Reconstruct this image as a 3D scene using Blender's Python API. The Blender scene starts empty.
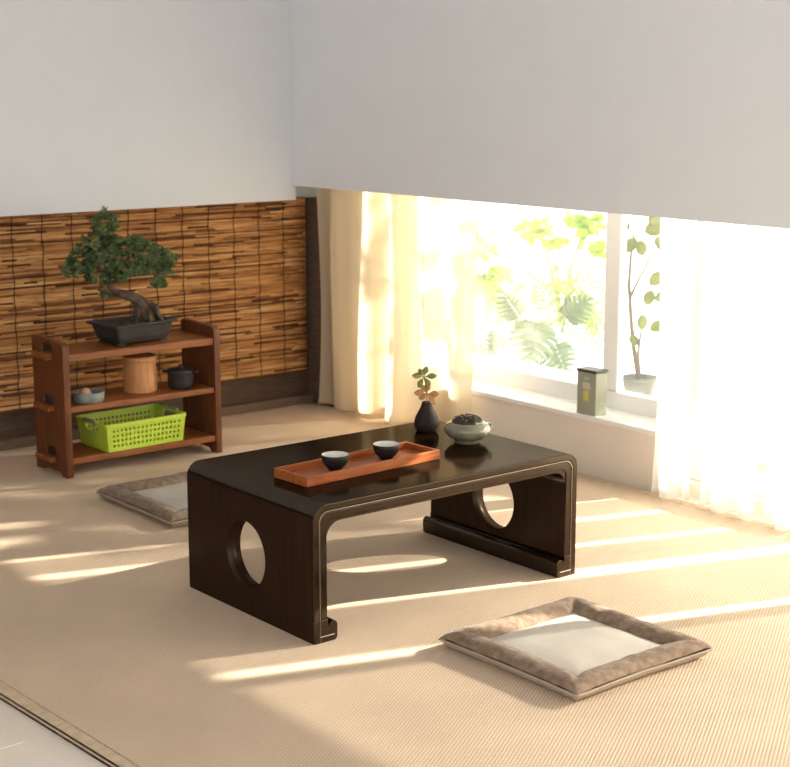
import bpy, bmesh, math, random
from mathutils import Vector, Matrix, noise
random.seed(11)
S = bpy.context.scene
COL = S.collection
PI = math.pi

# ------------------------------------------------------------------ camera numbers (fitted to the photograph)
F_PX, PITCH, YAW = 1558.64, 0.19085, 0.67806
CAM = Vector((-1.8138, -2.5203, 1.15764))
_fw = Vector((math.sin(YAW)*math.cos(PITCH), math.cos(YAW)*math.cos(PITCH), -math.sin(PITCH)))
_rt = Vector((math.cos(YAW), -math.sin(YAW), 0.0))
_up = _rt.cross(_fw)
def at(x, y, X):
    """real point on the plane x = X seen at pixel (x, y) of the photograph"""
    d = _fw + _rt*((x-395)/F_PX) - _up*((y-383.5)/F_PX)
    return CAM + d*((X-CAM.x)/d.x)

# ------------------------------------------------------------------ materials
def mat(name, col, rough=.6, col2=None, noise_scale=None, stretch=(1, 1, 1), bump=0.0, bump_scale=None,
        coat=0.0, metal=0.0, spec=.5, detail=4, lo=.35, hi=.65, sheen=0.0):
    m = bpy.data.materials.new(name); m.use_nodes = True
    nt = m.node_tree; b = nt.nodes['Principled BSDF']
    b.inputs['Roughness'].default_value = rough
    b.inputs['Metallic'].default_value = metal
    b.inputs['Coat Weight'].default_value = coat
    b.inputs['Coat Roughness'].default_value = .12
    b.inputs['Specular IOR Level'].default_value = spec
    b.inputs['Sheen Weight'].default_value = sheen
    b.inputs['Base Color'].default_value = (*col, 1)
    if col2 is not None or bump:
        tc = nt.nodes.new('ShaderNodeTexCoord'); mp = nt.nodes.new('ShaderNodeMapping')
        mp.inputs['Scale'].default_value = stretch
        nt.links.new(tc.outputs['Object'], mp.inputs['Vector'])
    if col2 is not None:
        n = nt.nodes.new('ShaderNodeTexNoise'); n.inputs['Scale'].default_value = noise_scale
        n.inputs['Detail'].default_value = detail
        r = nt.nodes.new('ShaderNodeValToRGB')
        r.color_ramp.elements[0].color = (*col, 1); r.color_ramp.elements[1].color = (*col2, 1)
        r.color_ramp.elements[0].position = lo; r.color_ramp.elements[1].position = hi
        nt.links.new(mp.outputs['Vector'], n.inputs['Vector'])
        nt.links.new(n.outputs['Fac'], r.inputs['Fac'])
        nt.links.new(r.outputs['Color'], b.inputs['Base Color'])
    if bump:
        n2 = nt.nodes.new('ShaderNodeTexNoise'); n2.inputs['Scale'].default_value = bump_scale or noise_scale
        n2.inputs['Detail'].default_value = 5
        bp = nt.nodes.new('ShaderNodeBump'); bp.inputs['Strength'].default_value = bump; bp.inputs['Distance'].default_value = .004
        nt.links.new(mp.outputs['Vector'], n2.inputs['Vector'])
        nt.links.new(n2.outputs['Fac'], bp.inputs['Height'])
        nt.links.new(bp.outputs['Normal'], b.inputs['Normal'])
    return m

RUGROT = math.radians(58)
def weave_mat(name, ca, cb, scale, bump=.6, blotch=None, rot=0.0):
    """woven cloth: two crossed waves"""
    m = bpy.data.materials.new(name); m.use_nodes = True
    nt = m.node_tree; b = nt.nodes['Principled BSDF']; b.inputs['Roughness'].default_value = .9
    b.inputs['Specular IOR Level'].default_value = .15
    tc = nt.nodes.new('ShaderNodeTexCoord')
    mp = nt.nodes.new('ShaderNodeMapping'); mp.inputs['Rotation'].default_value = (0, 0, rot)
    nt.links.new(tc.outputs['Object'], mp.inputs['Vector'])
    ws = []
    for d in ('X', 'Y'):
        w = nt.nodes.new('ShaderNodeTexWave'); w.bands_direction = d
        w.inputs['Scale'].default_value = scale if d == 'X' else scale*1.35
        w.inputs['Distortion'].default_value = .6; w.inputs['Detail'].default_value = 1
        w.inputs['Detail Scale'].default_value = 2.0
        nt.links.new(mp.outputs['Vector'], w.inputs['Vector']); ws.append(w)
    mx = nt.nodes.new('ShaderNodeMath'); mx.operation = 'MULTIPLY'
    nt.links.new(ws[0].outputs['Fac'], mx.inputs[0]); nt.links.new(ws[1].outputs['Fac'], mx.inputs[1])
    r = nt.nodes.new('ShaderNodeValToRGB')
    r.color_ramp.elements[0].color = (*ca, 1); r.color_ramp.elements[1].color = (*cb, 1)
    r.color_ramp.elements[0].position = .02; r.color_ramp.elements[1].position = .5
    nt.links.new(mx.outputs[0], r.inputs['Fac'])
    n = nt.nodes.new('ShaderNodeTexNoise'); n.inputs['Scale'].default_value = blotch or 6
    n.inputs['Detail'].default_value = 6
    nt.links.new(tc.outputs['Object'], n.inputs['Vector'])
    mr = nt.nodes.new('ShaderNodeMapRange'); mr.inputs['From Min'].default_value = .3; mr.inputs['From Max'].default_value = .7
    mr.inputs['To Min'].default_value = .9; mr.inputs['To Max'].default_value = 1.06
    nt.links.new(n.outputs['Fac'], mr.inputs['Value'])
    vm = nt.nodes.new('ShaderNodeVectorMath'); vm.operation = 'SCALE'
    nt.links.new(r.outputs['Color'], vm.inputs[0]); nt.links.new(mr.outputs[0], vm.inputs['Scale'])
    nt.links.new(vm.outputs[0], b.inputs['Base Color'])
    bp = nt.nodes.new('ShaderNodeBump'); bp.inputs['Strength'].default_value = bump; bp.inputs['Distance'].default_value = .002
    nt.links.new(mx.outputs[0], bp.inputs['Height']); nt.links.new(bp.outputs['Normal'], b.inputs['Normal'])
    return m

def cloth_mat(name, col, transp, transl, edge=0.0):
    """thin curtain: diffuse + translucent + some see-through"""
    m = bpy.data.materials.new(name); m.use_nodes = True
    nt = m.node_tree; nt.nodes.remove(nt.nodes['Principled BSDF']); out = nt.nodes['Material Output']
    d = nt.nodes.new('ShaderNodeBsdfDiffuse'); d.inputs['Color'].default_value = (*col, 1)
    t = nt.nodes.new('ShaderNodeBsdfTranslucent'); t.inputs['Color'].default_value = (*col, 1)
    p = nt.nodes.new('ShaderNodeBsdfTransparent')
    m1 = nt.nodes.new('ShaderNodeMixShader'); m1.inputs['Fac'].default_value = transl
    nt.links.new(d.outputs[0], m1.inputs[1]); nt.links.new(t.outputs[0], m1.inputs[2])
    m2 = nt.nodes.new('ShaderNodeMixShader'); m2.inputs['Fac'].default_value = transp
    nt.links.new(m1.outputs[0], m2.inputs[1]); nt.links.new(p.outputs[0], m2.inputs[2])
    nt.links.new(m2.outputs[0], out.inputs['Surface'])
    return m

def leaf_mat(name, ca, cb, scale=30, transl=.45):
    m = bpy.data.materials.new(name); m.use_nodes = True
    nt = m.node_tree; b = nt.nodes['Principled BSDF']; out = nt.nodes['Material Output']
    b.inputs['Roughness'].default_value = .5
    tc = nt.nodes.new('ShaderNodeTexCoord')
    n = nt.nodes.new('ShaderNodeTexNoise'); n.inputs['Scale'].default_value = scale
    nt.links.new(tc.outputs['Object'], n.inputs['Vector'])
    r = nt.nodes.new('ShaderNodeValToRGB')
    r.color_ramp.elements[0].color = (*ca, 1); r.color_ramp.elements[1].color = (*cb, 1)
    r.color_ramp.elements[0].position = .35; r.color_ramp.elements[1].position = .65
    nt.links.new(n.outputs['Fac'], r.inputs['Fac']); nt.links.new(r.outputs[0], b.inputs['Base Color'])
    t = nt.nodes.new('ShaderNodeBsdfTranslucent'); nt.links.new(r.outputs[0], t.inputs['Color'])
    mx = nt.nodes.new('ShaderNodeMixShader'); mx.inputs['Fac'].default_value = transl
    nt.links.new(b.outputs[0], mx.inputs[1]); nt.links.new(t.outputs[0], mx.inputs[2])
    nt.links.new(mx.outputs[0], out.inputs['Surface'])
    return m

def attr_mat(name, stops, rough=.6):
    """colour from a per-piece 'tone' attribute, plus grain"""
    m = bpy.data.materials.new(name); m.use_nodes = True
    nt = m.node_tree; b = nt.nodes['Principled BSDF']; b.inputs['Roughness'].default_value = rough
    b.inputs['Specular IOR Level'].default_value = .25
    a = nt.nodes.new('ShaderNodeAttribute'); a.attribute_name = 'tone'
    tc = nt.nodes.new('ShaderNodeTexCoord'); mp = nt.nodes.new('ShaderNodeMapping'); mp.inputs['Scale'].default_value = (9, 1, 150)
    nt.links.new(tc.outputs['Object'], mp.inputs['Vector'])
    n = nt.nodes.new('ShaderNodeTexNoise'); n.inputs['Scale'].default_value = 1.0; n.inputs['Detail'].default_value = 2
    nt.links.new(mp.outputs[0], n.inputs['Vector'])
    mr = nt.nodes.new('ShaderNodeMapRange'); mr.inputs['From Min'].default_value = .25; mr.inputs['From Max'].default_value = .75
    mr.inputs['To Min'].default_value = -.22; mr.inputs['To Max'].default_value = .18
    nt.links.new(n.outputs['Fac'], mr.inputs['Value'])
    ad = nt.nodes.new('ShaderNodeMath'); ad.operation = 'ADD'
    nt.links.new(a.outputs['Fac'], ad.inputs[0]); nt.links.new(mr.outputs[0], ad.inputs[1])
    r = nt.nodes.new('ShaderNodeValToRGB')
    els = r.color_ramp.elements
    while len(els) < len(stops): els.new(.5)
    for e, (p, c) in zip(els, stops): e.position = p; e.color = (*c, 1)
    nt.links.new(ad.outputs[0], r.inputs['Fac']); nt.links.new(r.outputs[0], b.inputs['Base Color'])
    return m

def glass_mat(name, glare_veil):
    m = bpy.data.materials.new(name); m.use_nodes = True
    nt = m.node_tree; nt.nodes.remove(nt.nodes['Principled BSDF']); out = nt.nodes['Material Output']
    p = nt.nodes.new('ShaderNodeBsdfTransparent'); p.inputs['Color'].default_value = (.97, .98, .97, 1)
    t = nt.nodes.new('ShaderNodeBsdfTranslucent'); t.inputs['Color'].default_value = (.95, .96, .92, 1)  # white share puts a veil of window glare into the glass
    mx = nt.nodes.new('ShaderNodeMixShader'); mx.inputs['Fac'].default_value = glare_veil
    nt.links.new(p.outputs[0], mx.inputs[1]); nt.links.new(t.outputs[0], mx.inputs[2])
    g = nt.nodes.new('ShaderNodeBsdfGlossy'); g.inputs['Roughness'].default_value = .02
    m2 = nt.nodes.new('ShaderNodeMixShader'); m2.inputs['Fac'].default_value = .04
    nt.links.new(mx.outputs[0], m2.inputs[1]); nt.links.new(g.outputs[0], m2.inputs[2])
    nt.links.new(m2.outputs[0], out.inputs['Surface'])
    return m

M = {}
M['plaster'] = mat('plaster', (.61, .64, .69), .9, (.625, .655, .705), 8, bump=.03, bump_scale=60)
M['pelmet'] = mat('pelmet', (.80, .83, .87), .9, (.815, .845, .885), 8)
M['lowwall'] = mat('lowwall', (.86, .78, .69), .8, (.89, .81, .72), 5)
M['whiteframe'] = mat('whiteframe', (.92, .91, .90), .45)
M['darkpanel'] = mat('darkpanel', (.055, .032, .021), .6, (.09, .052, .033), 10, (2, 2, 14))
M['skirting'] = mat('skirting', (.12, .075, .05), .6, (.17, .11, .075), 10, (2, 2, 20))
M['tile'] = mat('tile', (.80, .71, .61), .3, (.87, .78, .69), 5, spec=.4)
M['rug'] = weave_mat('rug', (.58, .435, .305), (.84, .675, .52), 47, .6, 3, rot=RUGROT)
M['rugborder'] = mat('rugborder', (.55, .425, .29), .95, (.66, .52, .37), 45, spec=.1)
M['darkwood'] = mat('darkwood', (.0075, .0036, .0022), .30, (.015, .0072, .0042), 5, (1.5, 14, 14), coat=0, spec=.2)
M['darkwoodleg'] = mat('darkwoodleg', (.017, .0080, .0048), .42, (.027, .0125, .0074), 5, (14, 14, 1.2), coat=0, spec=.28)
M['metalline'] = mat('metalline', (.60, .55, .50), .35, metal=.6)
M['traywood'] = mat('traywood', (.26, .060, .013), .4, (.43, .125, .030), 7, (2, 22, 22), spec=.4)
M['shelfwood'] = mat('shelfwood', (.18, .058, .015), .45, (.30, .100, .028), 6, (2, 16, 16), spec=.4)
M['shelfside_shaded'] = mat('shelfside_shaded', (.095, .029, .009), .5, (.165, .052, .017), 6, (16, 16, 2), spec=.4)  # shelf wood darkened: shade on the side panels put into the colour
M['barrel'] = mat('barrel', (.42, .18, .065), .5, (.56, .27, .11), 8, (14, 14, 1.5))
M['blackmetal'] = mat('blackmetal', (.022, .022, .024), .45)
M['celadonbowl'] = mat('celadonbowl', (.17, .20, .185), .4, (.24, .27, .25), 20)
M['stone'] = mat('stone', (.50, .30, .19), .7, (.36, .20, .12), 25)
M['green'] = mat('green', (.47, .62, .055), .42)
M['greenhandle'] = mat('greenhandle', (.34, .36, .22), .5)
M['bonsaipot'] = mat('bonsaipot', (.022, .021, .021), .55, (.032, .03, .028), 20, bump=.1, bump_scale=50)
M['soil'] = mat('soil', (.02, .025, .012), 1, (.045, .05, .02), 60, bump=.8, bump_scale=80)
M['bark'] = mat('bark', (.035, .022, .015), .85, (.13, .085, .055), 35, (1, 1, 1), bump=1, bump_scale=60)
M['bonsaileaf'] = leaf_mat('bonsaileaf', (.060, .115, .040), (.21, .28, .12), 25, .3)
M['velvet'] = mat('velvet', (.185, .122, .082), .85, (.285, .205, .145), 60, (1, 1, 1), bump=.5, bump_scale=110, detail=6, sheen=.15, spec=.15)
M['linen'] = weave_mat('linen', (.56, .51, .45), (.70, .66, .60), 150, .4, 9)
M['piping'] = mat('piping', (.38, .31, .235), .9)
M['cupblack'] = mat('cupblack', (.010, .0095, .009), .45, (.016, .015, .014), 60, spec=.25)
M['cupinside'] = mat('cupinside', (.70, .68, .62), .35, (.78, .76, .70), 30)
M['vase'] = mat('vase', (.026, .019, .016), .6, spec=.15)
M['celadon'] = mat('celadon', (.150, .145, .092), .16, (.215, .205, .14), 28, coat=.6, bump=.05, bump_scale=20)
M['bronze'] = mat('bronze', (.035, .026, .020), .4, (.075, .055, .04), 60, metal=.5)
M['leafgreen'] = leaf_mat('leafgreen', (.27, .31, .075), (.40, .43, .14), 60, .35)
M['leafbrown'] = leaf_mat('leafbrown', (.50, .24, .09), (.66, .40, .19), 60, .35)
M['stem'] = mat('stem', (.20, .15, .06), .7)
M['curtain'] = cloth_mat('curtain', (.80, .68, .50), .07, .42)
M['sheer'] = cloth_mat('sheer', (.94, .92, .89), .20, .68)
M['reed'] = attr_mat('reed', [(.0, (.075, .026, .010)), (.25, (.19, .075, .027)), (.45, (.36, .155, .050)), (.75, (.53, .275, .10)), (1, (.68, .43, .20))])
M['cord'] = mat('cord', (.016, .010, .008), .9)
M['tin'] = mat('tin', (.33, .34, .26), .4, (.38, .39, .30), 12)
M['tinlid'] = mat('tinlid', (.05, .048, .035), .35)
M['tinyellow'] = mat('tinyellow', (.62, .56, .10), .5)
M['tinblue'] = mat('tinblue', (.40, .50, .50), .5)
M['tinpale'] = mat('tinpale', (.55, .55, .45), .5)
M['greypot'] = mat('greypot', (.10, .10, .098), .6, (.13, .13, .126), 10)
M['ground'] = mat('ground', (.80, .80, .72), .9, (.86, .86, .80), 2)
M['gmonstera'] = leaf_mat('gmonstera', (.070, .115, .070), (.115, .175, .10), 12, .3)
M['gpalm'] = leaf_mat('gpalm', (.17, .24, .08), (.24, .30, .10), 10, .4)
M['gshrub'] = leaf_mat('gshrub', (.19, .32, .04), (.30, .40, .06), 9, .4)
M['gfig'] = leaf_mat('gfig', (.15, .20, .04), (.30, .33, .08), 9, .35)
M['twig'] = mat('twig', (.14, .10, .085), .8)
M['glass'] = glass_mat('glass', .042)

def lacquer(m, fac, rough):
    nt = m.node_tree; b = nt.nodes['Principled BSDF']; out = nt.nodes['Material Output']
    b.inputs['Specular IOR Level'].default_value = 0.0; b.inputs['Roughness'].default_value = 1.0
    g = nt.nodes.new('ShaderNodeBsdfGlossy'); g.inputs['Roughness'].default_value = rough
    g.inputs['Color'].default_value = (1, .86, .68, 1)
    mx = nt.nodes.new('ShaderNodeMixShader'); mx.inputs['Fac'].default_value = fac
    nt.links.new(b.outputs[0], mx.inputs[1]); nt.links.new(g.outputs[0], mx.inputs[2]); nt.links.new(mx.outputs[0], out.inputs['Surface'])
    return m
lacquer(M['darkwood'], .062, .11)
lacquer(M['darkwoodleg'], .02, .3)
M['moulding'] = lacquer(mat('moulding', (.011, .0054, .0034)), .05, .14)
M['bead'] = lacquer(mat('bead', (.05, .032, .022)), .22, .18)  # lighter base and strong gloss paint the edge highlight

# ------------------------------------------------------------------ mesh helpers
def link(name, me, m=None, parent=None):
    o = bpy.data.objects.new(name, me); COL.objects.link(o)
    if m is not None: me.materials.append(m)
    if parent is not None: o.parent = parent
    return o
def obj(name, bm, m, parent=None, smooth=False, bevel=0.0, seg=2, solid=0.0, sub=0):
    bmesh.ops.recalc_face_normals(bm, faces=bm.faces[:])
    me = bpy.data.meshes.new(name); bm.to_mesh(me); bm.free()
    o = link(name, me, m, parent)
    if smooth:
        for p in me.polygons: p.use_smooth = True
    if solid:
        md = o.modifiers.new('solid', 'SOLIDIFY'); md.thickness = solid; md.offset = 0
    if bevel:
        md = o.modifiers.new('bevel', 'BEVEL'); md.width = bevel; md.segments = seg; md.limit_method = 'ANGLE'; md.angle_limit = math.radians(40)
        md.harden_normals = False
    if sub:
        md = o.modifiers.new('sub', 'SUBSURF'); md.levels = sub; md.render_levels = sub
    return o
def tag(o, label, cat, group=None, kind=None):
    o['label'] = label; o['category'] = cat
    if group: o['group'] = group
    if kind: o['kind'] = kind
    return o
def thing(name, label, cat, loc=(0, 0, 0), rz=0.0, group=None):
    o = bpy.data.objects.new(name, None); COL.objects.link(o)
    o.empty_display_size = .05
    o.location = loc; o.rotation_euler = (0, 0, rz)
    return tag(o, label, cat, group)
def struct(name, bm, m, parent=None, **k):
    o = obj(name, bm, m, parent, **k)
    if parent is None: o['kind'] = 'structure'
    return o
def box(bm, x0, x1, y0, y1, z0, z1, mtx=None):
    vs = [bm.verts.new((x, y, z)) for x in (x0, x1) for y in (y0, y1) for z in (z0, z1)]
    if mtx is not None:
        for v in vs: v.co = mtx @ v.co
    for f in ((0, 1, 3, 2), (4, 6, 7, 5), (0, 4, 5, 1), (2, 3, 7, 6), (0, 2, 6, 4), (1, 5, 7, 3)):
        bm.faces.new([vs[i] for i in f])
    return vs
def bx(*a):
    bm = bmesh.new(); box(bm, *a); return bm
def tube(bm, pts, radii, n=8, cap=True):
    pts = [Vector(p) for p in pts]
    if isinstance(radii, (int, float)): radii = [radii]*len(pts)
    rings = []; prev = None
    for i, p in enumerate(pts):
        t = (pts[min(i+1, len(pts)-1)] - pts[max(i-1, 0)]).normalized()
        ref = prev if prev is not None else (Vector((0, 0, 1)) if abs(t.z) < .9 else Vector((1, 0, 0)))
        a = (ref - t*ref.dot(t)).normalized(); b = t.cross(a); prev = a
        rings.append([bm.verts.new(p + (a*math.cos(2*PI*k/n) + b*math.sin(2*PI*k/n))*radii[i]) for k in range(n)])
    for i in range(len(rings)-1):
        for k in range(n):
            bm.faces.new((rings[i][k], rings[i][(k+1) % n], rings[i+1][(k+1) % n], rings[i+1][k]))
    if cap:
        bm.faces.new(rings[0][::-1]); bm.faces.new(rings[-1])
    return rings
def lathe(bm, prof, n=40, c=(0, 0, 0), fn=None):
    rings = []
    for (r, z) in prof:
        if r < 1e-5:
            rings.append([bm.verts.new((c[0], c[1], c[2]+z))])
        else:
            ring = []
            for k in range(n):
                a = 2*PI*k/n; rr, zz = (r, z) if fn is None else fn(r, z, a)
                ring.append(bm.verts.new((c[0]+rr*math.cos(a), c[1]+rr*math.sin(a), c[2]+zz)))
            rings.append(ring)
    for A, B in zip(rings, rings[1:]):
        if len(A) == 1 and len(B) == 1: continue
        for k in range(n):
            k2 = (k+1) % n
            if len(A) == 1: bm.faces.new((A[0], B[k], B[k2]))
            elif len(B) == 1: bm.faces.new((A[k], A[k2], B[0]))
            else: bm.faces.new((A[k], A[k2], B[k2], B[k]))
    return rings
def plate(name, outline, holes, depth, axes, m, parent, bevel=0.0):
    """flat plate with holes; axes maps (u, v, w) to xyz, w in -depth/2..depth/2"""
    cu = bpy.data.curves.new('c', 'CURVE'); cu.dimensions = '2D'; cu.fill_mode = 'BOTH'
    cu.extrude = depth/2; cu.bevel_depth = 0
    for loop in [outline] + holes:
        sp = cu.splines.new('POLY'); sp.points.add(len(loop)-1); sp.use_cyclic_u = True
        for p, q in zip(sp.points, loop): p.co = (q[0], q[1], 0, 1)
    tmp = bpy.data.objects.new('tmp', cu); COL.objects.link(tmp)
    bpy.context.view_layer.update()
    me = bpy.data.meshes.new_from_object(tmp.evaluated_get(bpy.context.evaluated_depsgraph_get()))
    bpy.data.objects.remove(tmp); bpy.data.curves.remove(cu)
    me.name = name; me.materials.clear()
    for v in me.vertices: v.co = axes(*v.co)
    bm = bmesh.new(); bm.from_mesh(me); bmesh.ops.remove_doubles(bm, verts=bm.verts[:], dist=1e-5)
    bpy.data.meshes.remove(me)
    return obj(name, bm, m, parent, bevel=bevel)
def arc(cx, cy, r, a0, a1, n=8):
    return [(cx+r*math.cos(a0+(a1-a0)*i/n), cy+r*math.sin(a0+(a1-a0)*i/n)) for i in range(n+1)]
def extr(bm, prof, y0, y1):
    """profile in (x, z), extruded along y"""
    A = [bm.verts.new((x, y0, z)) for x, z in prof]; B = [bm.verts.new((x, y1, z)) for x, z in prof]
    n = len(prof)
    for i in range(n): bm.faces.new((A[i], A[(i+1) % n], B[(i+1) % n], B[i]))
    bm.faces.new(A[::-1]); bm.faces.new(B)
def leaf(bm, p, d, nrm, ln, wd, fold=.25, prof=((0, .12), (.25, .8), (.55, 1), (.8, .65), (1, .02)), droop=0.0):
    d = Vector(d).normalized(); nrm = Vector(nrm); nrm = (nrm - d*nrm.dot(d)).normalized(); s = d.cross(nrm)
    rows = []
    for t, w in prof:
        c = Vector(p) + d*ln*t - Vector((0, 0, 1))*droop*ln*t*t
        h = nrm*(fold*wd*w*.5)
        rows.append([bm.verts.new(c + s*wd*w*.5 + h), bm.verts.new(c), bm.verts.new(c - s*wd*w*.5 + h)])
    for A, B in zip(rows, rows[1:]):
        bm.faces.new((A[0], A[1], B[1], B[0])); bm.faces.new((A[1], A[2], B[2], B[1]))
def rdir(zlo=-1, zhi=1):
    a = random.uniform(0, 2*PI); z = random.uniform(zlo, zhi); r = math.sqrt(max(0, 1-z*z))
    return Vector((r*math.cos(a), r*math.sin(a), z))

# ------------------------------------------------------------------ setting
XW = 1.50          # room face of the low window wall
struct('floor', bx(-5, 1.62, -6, 2.2, -.06, -.0101), M['tile'])
bm = bmesh.new()                                           # fine seams between the pale floor tiles
for x in (-3.6, -2.7, -1.8, -.9): box(bm, x-.0015, x+.0015, -6, 2.05, -.0106, -.0096)
for y in (-3.0, -2.1, -1.2, -.047, .9, 1.8): box(bm, -5, -.68, y-.0015, y+.0015, -.0106, -.0096)
struct('trim_1', bm, M['whiteframe'])
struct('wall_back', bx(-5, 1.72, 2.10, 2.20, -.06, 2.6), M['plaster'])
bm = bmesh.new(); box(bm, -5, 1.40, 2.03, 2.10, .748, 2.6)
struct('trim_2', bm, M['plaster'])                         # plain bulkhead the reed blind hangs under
struct('trim_3', bx(-5, 1.60, 2.085, 2.10, .03, .748), M['darkpanel'])
struct('baseboard_back', bx(-5, 1.60, 2.055, 2.10, -.0105, .030), M['skirting'], bevel=.003)
struct('trim_7', bx(1.486, 1.50, 1.90, 2.085, -.008, .748), M['skirting'])
struct('wall_left_shade', bx(-2.80, -2.70, .2, 2.10, -.06, 2.6), M['darkpanel'])  # added out-of-view dark wall, cuts the light from the left
struct('ceiling', bx(-5, 1.72, -6, 2.2, 2.6, 2.7), M['plaster'])
# window wall: low wall, piers, lintel
bm = bmesh.new()
box(bm, XW, 1.70, .375, 1.42, -.06, .165)
box(bm, 1.56, 1.70, 1.42, 1.72, -.06, .03)
box(bm, XW, 1.70, 1.80, 2.10, -.06, .165)
box(bm, XW+.06, 1.70, 1.72, 2.10, -.06, 2.6)
box(bm, 1.56, 1.70, -2.9, 1.72, .98, 2.6)
box(bm, 1.56, 1.70, -6, -2.9, -.06, 2.6)
box(bm, 1.56, 1.70, -2.9, .375, -.06, .03)
struct('wall_right', bm, M['lowwall'])
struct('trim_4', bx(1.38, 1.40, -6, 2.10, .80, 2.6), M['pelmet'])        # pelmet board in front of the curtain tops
struct('trim_5', bx(XW-.012, 1.70, .375, 1.425, .165, .180), M['whiteframe'], bevel=.003)   # window sill board
# the window: outer frame, two uprights, panes
win = bpy.data.objects.new('window_1', None); COL.objects.link(win); win['kind'] = 'structure'
bm = bmesh.new()
box(bm, 1.625, 1.665, .42, 1.385, .180, .232); box(bm, 1.625, 1.665, .42, 1.67, .93, .98)
box(bm, 1.625, 1.665, 1.67, 1.72, .03, .98); box(bm, 1.625, 1.665, .375, .42, .180, .98)
box(bm, 1.625, 1.665, 1.425, 1.67, .03, .085); box(bm, 1.625, 1.665, 1.385, 1.425, .180, .93)
obj('window_frame', bm, M['whiteframe'], win)
obj('mullion', bx(1.630, 1.658, .680, .742, .232, .93), M['whiteframe'], win, bevel=.004)
obj('pane', bx(1.643, 1.647, .742, 1.385, .232, .93), M['glass'], win)
obj('pane', bx(1.643, 1.647, .42, .680, .232, .93), M['glass'], win)
obj('pane', bx(1.643, 1.647, 1.425, 1.67, .085, .93), M['glass'], win)
door = bpy.data.objects.new('door_1', None); COL.objects.link(door); door['kind'] = 'structure'
bm = bmesh.new()
box(bm, 1.60, 1.66, -2.9, .375, .03, .085); box(bm, 1.60, 1.66, -2.9, .375, .93, .98)
for y in (-2.88, -1.80, -.72, .335): box(bm, 1.60, 1.66, y, y+.04, .085, .93)
obj('door_frame', bm, M['whiteframe'], door, bevel=.004)
for y0, y1 in ((-2.84, -1.80), (-1.76, -.72), (-.68, .335)):
    obj('pane', bx(1.627, 1.633, y0, y1, .085, .93), M['glass'], door)
struct('ground', bx(1.70, 14, -9, 9, -.20, -.03), M['ground'])
struct('trim_6', bx(1.70, 2.02, -.2, 1.9, -.20, .165), M['ground'])      # ledge outside the window

# rug with its stitched border
def slab(bm, xs0, xs1, y0, y1, z0, z1):
    vs = box(bm, 0, 1, y0, y1, z0, z1)
    for v in vs:
        v.co.x = (xs1 if v.co.x > .5 else xs0)(v.co.y)
def edge_in(y): return -.5955 - .030*(y-.236)
def edge_out(y): return -.6245 - .040*(y-.171)
bm = bmesh.new(); slab(bm, edge_in, lambda y: 1.452, -4, 2.02, -.0095, 0)
rug = tag(obj('rug', bm, M['rug']), 'large beige woven rug covering most of the floor', 'rug')
bm = bmesh.new()
slab(bm, edge_out, lambda y: edge_in(y)-.0022, -4, 2.05, -.0100, -.0003)
box(bm, 1.455, 1.487, -4, 2.05, -.0100, -.0005)
slab(bm, edge_in, lambda y: 1.487, 2.023, 2.05, -.0100, -.0005)
obj('border', bm, M['rugborder'], rug)['label'] = 'plain beige border band of the rug'

# ------------------------------------------------------------------ reed blind
bl = thing('reed_blind', 'brown reed roll blind hanging on the back wall behind the shelf', 'blind', (0, 2.055, .127))
bm = bmesh.new(); tone = []
z = .0; H = .621
while z < H:
    r = random.uniform(.0028, .0044)
    x = -.35 + random.uniform(-.1, 0)
    rowtone = random.gauss(.62, .06)
    while x < 1.455:
        ln = random.choice((random.uniform(.03, .12), random.uniform(.06, .22), random.uniform(.15, .5)))
        x1 = min(x+ln, 1.455)
        if x1 > -.35:
            t = min(1, max(0, rowtone + random.gauss(0, .15)))
            if random.random() < .20: t = random.uniform(.0, .32)
            dz = random.uniform(-.0012, .0012)
            n0 = len(bm.verts)
            xa = max(x, -.35)
            k = max(1, int((x1-xa)/.2))
            pts = [(xa+(x1-xa)*i/k, random.uniform(-.001, .001), z+r+dz*(2*i/k-1)) for i in range(k+1)]
            tube(bm, pts, r*random.uniform(.85, 1.1), 6)
            tone += [t]*(len(bm.verts)-n0)
        x = x1 + random.uniform(0, .002)
    z += 2*r*random.uniform(.74, .90)
me = bpy.data.meshes.new('reeds'); bm.to_mesh(me); bm.free()
at_ = me.attributes.new('tone', 'FLOAT', 'POINT'); at_.data.foreach_set('value', tone)
for p in me.polygons: p.use_smooth = True
link('reeds', me, M['reed'], bl)
x = -.30
while x < 1.455:
    bm = bmesh.new()
    pts = [(x+.0025*math.sin(i*1.7), -.0052 + .0012*(i % 2), H*i/24) for i in range(25)]
    tube(bm, pts, .0016, 6)
    obj('cord', bm, M['cord'], bl, smooth=True)
    x += .1035
bm = bx(-.35, 1.455, -.005, .006, -.008, .002); obj('bottom_rail', bm, M['reed'], bl, bevel=.002)

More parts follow.
